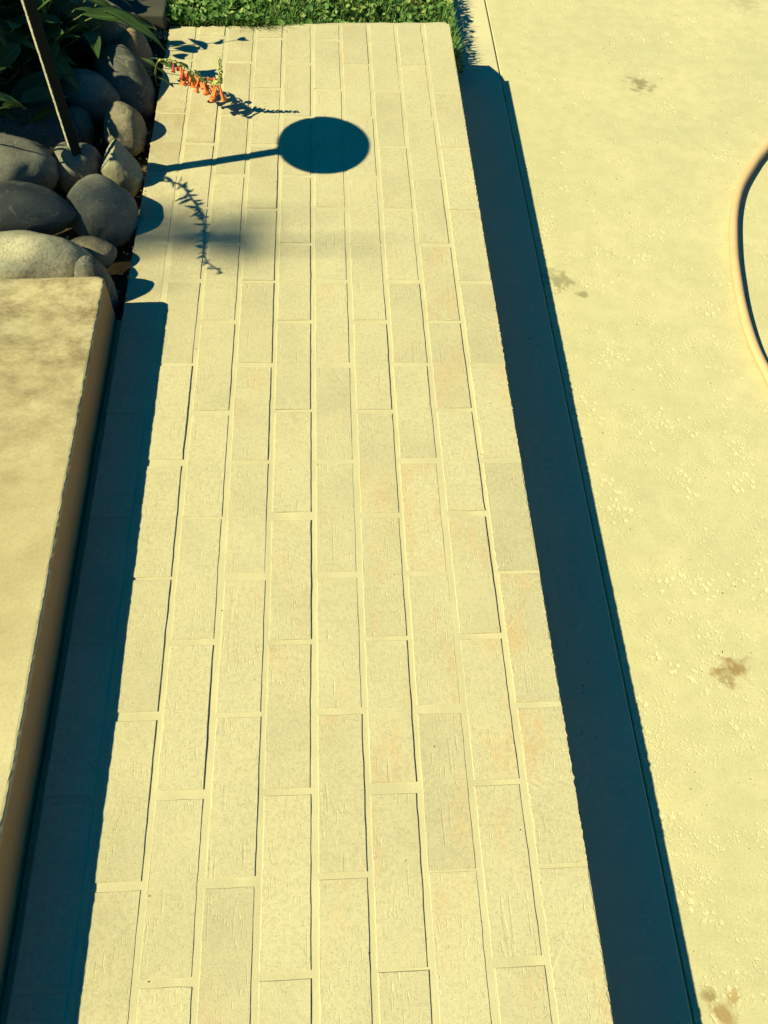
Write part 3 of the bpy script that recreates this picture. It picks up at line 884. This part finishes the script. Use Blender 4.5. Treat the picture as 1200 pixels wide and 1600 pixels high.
for S0, S1, z0, z1, k in casts:
    p0 = Vector((S0[0] - z0 * SX, S0[1] - z0 * SY, z0)); p1 = Vector((S1[0] - z1 * SX, S1[1] - z1 * SY, z1))
    L0 = LEAVES[k].vertices[25].co.length
    o = leaf_at(root, sp_base, p0, mat3(p1 - p0, Vector((rng.uniform(-.3, .3), rng.uniform(-.5, .2), 1))), (p1 - p0).length / L0, LEAVES[k])
    o.scale.y *= 0.62
    sp = spline([Vector(sp_base) + Vector((rng.uniform(-.02, .02), rng.uniform(-.02, .02), 0)), Vector(sp_base).lerp(p0, 0.5) + Vector((-0.02, 0, 0.03)), p0], 5)
    mm = MB(); mm.tube([p - Vector(sp_base) for p in sp], [0.0026 - 0.0016 * i / (len(sp) - 1) for i in range(len(sp))], 6); mm.build('stem', M_STEM, root, True)
    for i in (4,):
        put_leaf(root, sp_base, sp[i], rng.uniform(1.5, 4.5), rng.uniform(-.1, .5), rng.uniform(-.4, .4), rng.uniform(.6, .9), rng.randrange(4))

# flowering spray with hanging orange tubes
def tube_flower_mesh(l):
    mm = MB(); prof = [(0.0012, 0.0), (0.0020, -0.10 * l), (0.0026, -0.35 * l), (0.0036, -0.65 * l), (0.0047, -0.86 * l), (0.0060, -0.97 * l), (0.0072, -1.0 * l)]
    seg = 10; n = 0; v = []; f = []
    for i, (r, z) in enumerate(prof):
        for k in range(seg):
            w = 6.2832 * k / seg; rr = r * (1 + (0.22 * math.cos(5 * w) if i > 4 else 0)); v.append((rr * math.cos(w), rr * math.sin(w), z + (0.0012 * math.cos(5 * w) if i > 4 else 0)))
    for i in range(len(prof) - 1):
        for k in range(seg):
            k2 = (k + 1) % seg; f.append((i * seg + k, i * seg + k2, (i + 1) * seg + k2, (i + 1) * seg + k))
    f.append(tuple(range(seg)))
    return mesh('flower', v, f, True)
FL = tube_flower_mesh(0.034); FL.materials.append(M_FLOWER)
FD = tube_flower_mesh(0.030); FD.materials.append(M_FLOWER_DARK)
fb = (-0.352, 1.640, -0.04)
fp = bpy.data.objects.new('flowering_plant', None); COL.objects.link(fp); fp.location = fb
tag(fp, 'plant with hanging orange trumpet flowers leaning over the walk', 'flowering plant')
main = spline([fb, (-0.345, 1.630, 0.02), (-0.325, 1.605, 0.068), (-0.283, 1.575, 0.083), (-0.235, 1.545, 0.070), (-0.198, 1.522, 0.068), (-0.188, 1.510, 0.095), (-0.183, 1.498, 0.136)], 6)
mm = MB(); mm.tube([p - Vector(fb) for p in main], [0.0024 - 0.0013 * i / (len(main) - 1) for i in range(len(main))], 6); mm.build('stem', M_STEM, fp, True)
rng = random.Random(15)
def flower(p, dirx, diry, lean, dark=False, sc=1.0):
    o = bpy.data.objects.new('flower', FD if dark else FL); COL.objects.link(o); o.parent = fp
    o.location = Vector(p) - Vector(fb)
    d = Vector((dirx * lean + rng.gauss(0, 0.25), diry * lean + rng.gauss(0, 0.25), -1)).normalized()
    o.rotation_euler = (-d).to_track_quat('Z', 'Y').to_euler(); k_ = rng.uniform(0.62, 0.92); o.scale = (sc * k_ * rng.uniform(0.85, 1.1), sc * k_ * rng.uniform(0.7, 1.0), sc * k_)
    return o
spots = [(0, 0.3, -0.4, 0.5, 1.15), (1, -0.4, -0.7, 0.4, 1.2), (2, 0.5, -0.2, 0.3, 1.1), (3, 0.1, -0.8, 0.5, 1.0), (4, -0.1, -0.5, 0.35, 1.2), (5, 0.5, -0.5, 0.6, 1.25), (6, 0.9, -0.1, 0.9, 1.0),
         (2, 1.0, 0.1, 2.2, 1.3), (-4, -0.2, -0.6, 0.3, 1.3), (3, -0.6, -0.3, 0.7, 1.1), (5, -0.3, -0.8, 0.3, 1.15), (1, 0.4, 0.3, 0.5, 1.0), (7, 0.7, -0.6, 0.7, 1.1), (0, -0.8, -0.2, 0.9, 1.1), (2, -0.7, -0.9, 0.8, 1.05), (4, 0.9, -0.9, 0.8, 1.1), (1, 1.0, -0.6, 1.2, 1.2), (3, 0.2, -1.0, 1.1, 1.1), (6, -0.4, -1.0, 0.9, 1.1)]
items = [(main[min(32, 21 + int(i * 1.6))] if i >= 0 else main[19], dx, dy, ln, 0, sc) for i, dx, dy, ln, sc in spots]
items += [(main[i], math.cos(i * 2.1), math.sin(i * 2.1), 0.5 + 0.5 * rng.random(), 1, 1.0 + 0.25 * rng.random()) for i in (17, 19, 20, 21, 22, 23, 24, 26, 31)]
for p, dx, dy, ln, dk, sc in items:
    flower(p, dx, dy, ln, dk, sc)
# buds up the spike and along the spray (too small to pick apart)
mm = MB()
def bud(p, d, l, r):
    p = Vector(p) - Vector(fb); d = Vector(d).normalized(); u = d.orthogonal().normalized(); w = d.cross(u)
    ring = lambda t, rr: [p + d * (l * t) + u * rr * math.cos(k * 1.2566) + w * rr * math.sin(k * 1.2566) for k in range(5)]
    v = [p] + ring(0.35, r) + ring(0.75, r * 0.8) + [p + d * l]
    f = [(0, 1 + k, 1 + (k + 1) % 5) for k in range(5)] + [(1 + k, 6 + k, 6 + (k + 1) % 5, 1 + (k + 1) % 5) for k in range(5)] + [(11, 6 + (k + 1) % 5, 6 + k) for k in range(5)]
    mm.add(v, f)
nm = len(main)
for i in range(nm - 14, nm):
    t = (i - nm + 14) / 14
    for k in range(5):
        a = rng.random() * 6.3
        bud(main[i], (math.cos(a), math.sin(a), 0.55), (0.0105 - 0.005 * t) * rng.uniform(0.8, 1.2), 0.0030 - 0.0012 * t)
for i in range(nm - 30, nm - 14):
    for k in range(3):
        a = rng.random() * 6.3
        bud(main[i], (math.cos(a), math.sin(a), -0.1), 0.007 * rng.uniform(0.8, 1.3), 0.0015)
o = mm.build('buds', M_BUD, fp, True); o['kind'] = 'stuff'
SMALL = [leaf_mesh(0.030, 0.0045, 0.2, 0.2, 11), leaf_mesh(0.024, 0.0040, 0.3, 0.4, 12)]
for me in SMALL: me.materials.append(M_LEAFLET)
for i in range(6, nm - 16, 3):
    for q in range(2):
        leaf_at(fp, fb, main[i], Euler((rng.uniform(-.4, .4), -rng.uniform(-0.4, 0.5), i + q * math.pi), 'XYZ'), rng.uniform(0.9, 1.5), SMALL[q])

# a tall drooping stem with whorled small leaves, left of the frame; its shadow crosses the walk
shadow_path = [(-0.285, 1.297, 0.262), (-0.240, 1.246, 0.300), (-0.214, 1.190, 0.318), (-0.207, 1.130, 0.322), (-0.204, 1.075, 0.312), (-0.168, 1.036, 0.292)]
tb = (-0.86, 1.27, -0.05)
tp = bpy.data.objects.new('drooping_stem', None); COL.objects.link(tp); tp.location = tb
tag(tp, 'tall thin drooping stem with small leaves, its shadow crossing the bricks', 'plant')
pts = [tb, (-0.78, 1.25, 0.10), (-0.66, 1.225, 0.21)] + [(x - z * SX, y - z * SY, z) for x, y, z in shadow_path]
ts = spline(pts, 6)
mm = MB(); mm.tube([p - Vector(tb) for p in ts], [0.0026 - 0.0016 * i / (len(ts) - 1) for i in range(len(ts))], 6); mm.build('stem', M_STEM, tp, True)
rng = random.Random(19)
nt = len(ts)
for i in range(17, nt, 1):
    t = (i - 17) / (nt - 17)
    for q in range(3 if t < 0.8 else 2):
        leaf_at(tp, tb, ts[i], Euler((rng.uniform(-.6, .6), -rng.uniform(-0.5, 0.4), rng.random() * 6.3), 'XYZ'), rng.uniform(0.6, 1.0) * (1.05 - 0.55 * t), SMALL[q % 2])

# withered bloom on the curb
mm = MB(); sp = spline([(0, 0, 0), (0.008, -0.010, 0.004), (0.016, -0.018, 0.003), (0.026, -0.024, -0.004)], 4)
mm.tube([p for p in sp], [0.0032 + 0.0014 * math.sin(i) for i in range(len(sp))], 7)
mm.tube([Vector((0, 0, 0)), Vector((-0.004, 0.003, 0.003))], [0.005, 0.002], 6)
o = mm.build('withered_bloom', mat_plain('dried_petal', (0.27, 0.14, 0.08), 0.9, 0.4, 200), None, True, (-0.387, 1.842, 0.022))
tag(o, 'withered brown bloom fallen at the dark curb block', 'dead flower')

# ------------------------------------------------------------------ tree left of the frame (its limbs throw soft bands over walk and step)
tr = bpy.data.objects.new('tree', None); COL.objects.link(tr); tr.location = (-11.0, -1.4, -0.36)
tag(tr, 'tree standing left of the walk with long bare limbs', 'tree')
def tpt(x, y, z): return Vector((x + 11.0, y + 1.4, z + 0.36))
mm = MB(); sp = spline([tpt(-11, -1.4, -0.4), tpt(-10.9, -1.35, 1.8), tpt(-11.1, -1.4, 4.0), tpt(-11.2, -1.5, 6.4)], 5)
mm.tube(sp, [0.17 - 0.10 * i / (len(sp) - 1) for i in range(len(sp))], 12); mm.build('trunk', M_BARK, tr, True)
H_ = 5.6
def over(x, y, dz=0.0): return tpt(x - (H_ + dz) * SX, y - (H_ + dz) * SY, H_ + dz)
rng = random.Random(5)
mm = MB(); lm = MB()
def limb(pts, r0, r1):
    sp = spline(pts, 6); mm.tube(sp, [r0 + (r1 - r0) * i / (len(sp) - 1) for i in range(len(sp))], 8); return sp
limb([tpt(-11.05, -1.4, 4.2), over(-2.6, 1.02, -0.6), over(-1.2, 1.08), over(-0.45, 1.105), over(0.0, 1.115), over(0.16, 1.12)], 0.024, 0.003)
limb([over(-1.0, 1.09), over(-0.6, 1.17), over(-0.25, 1.195), over(0.05, 1.205)], 0.014, 0.003)
limb([over(-1.5, 1.06), over(-0.9, 0.93), over(-0.6, 0.87), over(-0.36, 0.83)], 0.024, 0.003)
for _ in range(26):
    a = rng.random() * 6.3; r = rng.uniform(0.5, 1.6)
    c = tpt(-12.9 + math.cos(a) * r, -1.6 + math.sin(a) * r, rng.uniform(5.4, 7.6))
    limb([tpt(-11.2, -1.5, rng.uniform(4.4, 6.2)), (tpt(-11.9, -1.55, 6.2) + c) / 2, c], 0.03, 0.004)
    for _ in range(150):
        d = Vector((rng.gauss(0, 1), rng.gauss(0, 1), rng.gauss(0, 0.8))) * 0.24
        p = c + d; u = Vector((rng.uniform(-1, 1), rng.uniform(-1, 1), rng.uniform(-.6, .6))).normalized() * 0.04; w = u.orthogonal().normalized() * 0.018
        lm.add([p - u, p + w, p + u, p - w], [(0, 1, 2, 3)])
for _ in range(100):
    x = -0.10 - abs(rng.gauss(0, 0.32)); y = rng.choice((1.11, 1.13, 1.17, 0.86 - 0.1 * x if x < -0.36 else 1.12)) + rng.gauss(0, 0.034)
    p = over(x, y, rng.uniform(-.1, .1)); u = Vector((rng.uniform(-1, 1), rng.uniform(-1, 1), rng.uniform(-.6, .6))).normalized() * 0.030; w = u.orthogonal().normalized() * 0.014
    lm.add([p - u, p + w, p + u, p - w], [(0, 1, 2, 3)])
mm.build('limbs', M_BARK, tr, True)
o = lm.build('crown', M_LEAFLET, tr); o['kind'] = 'stuff'
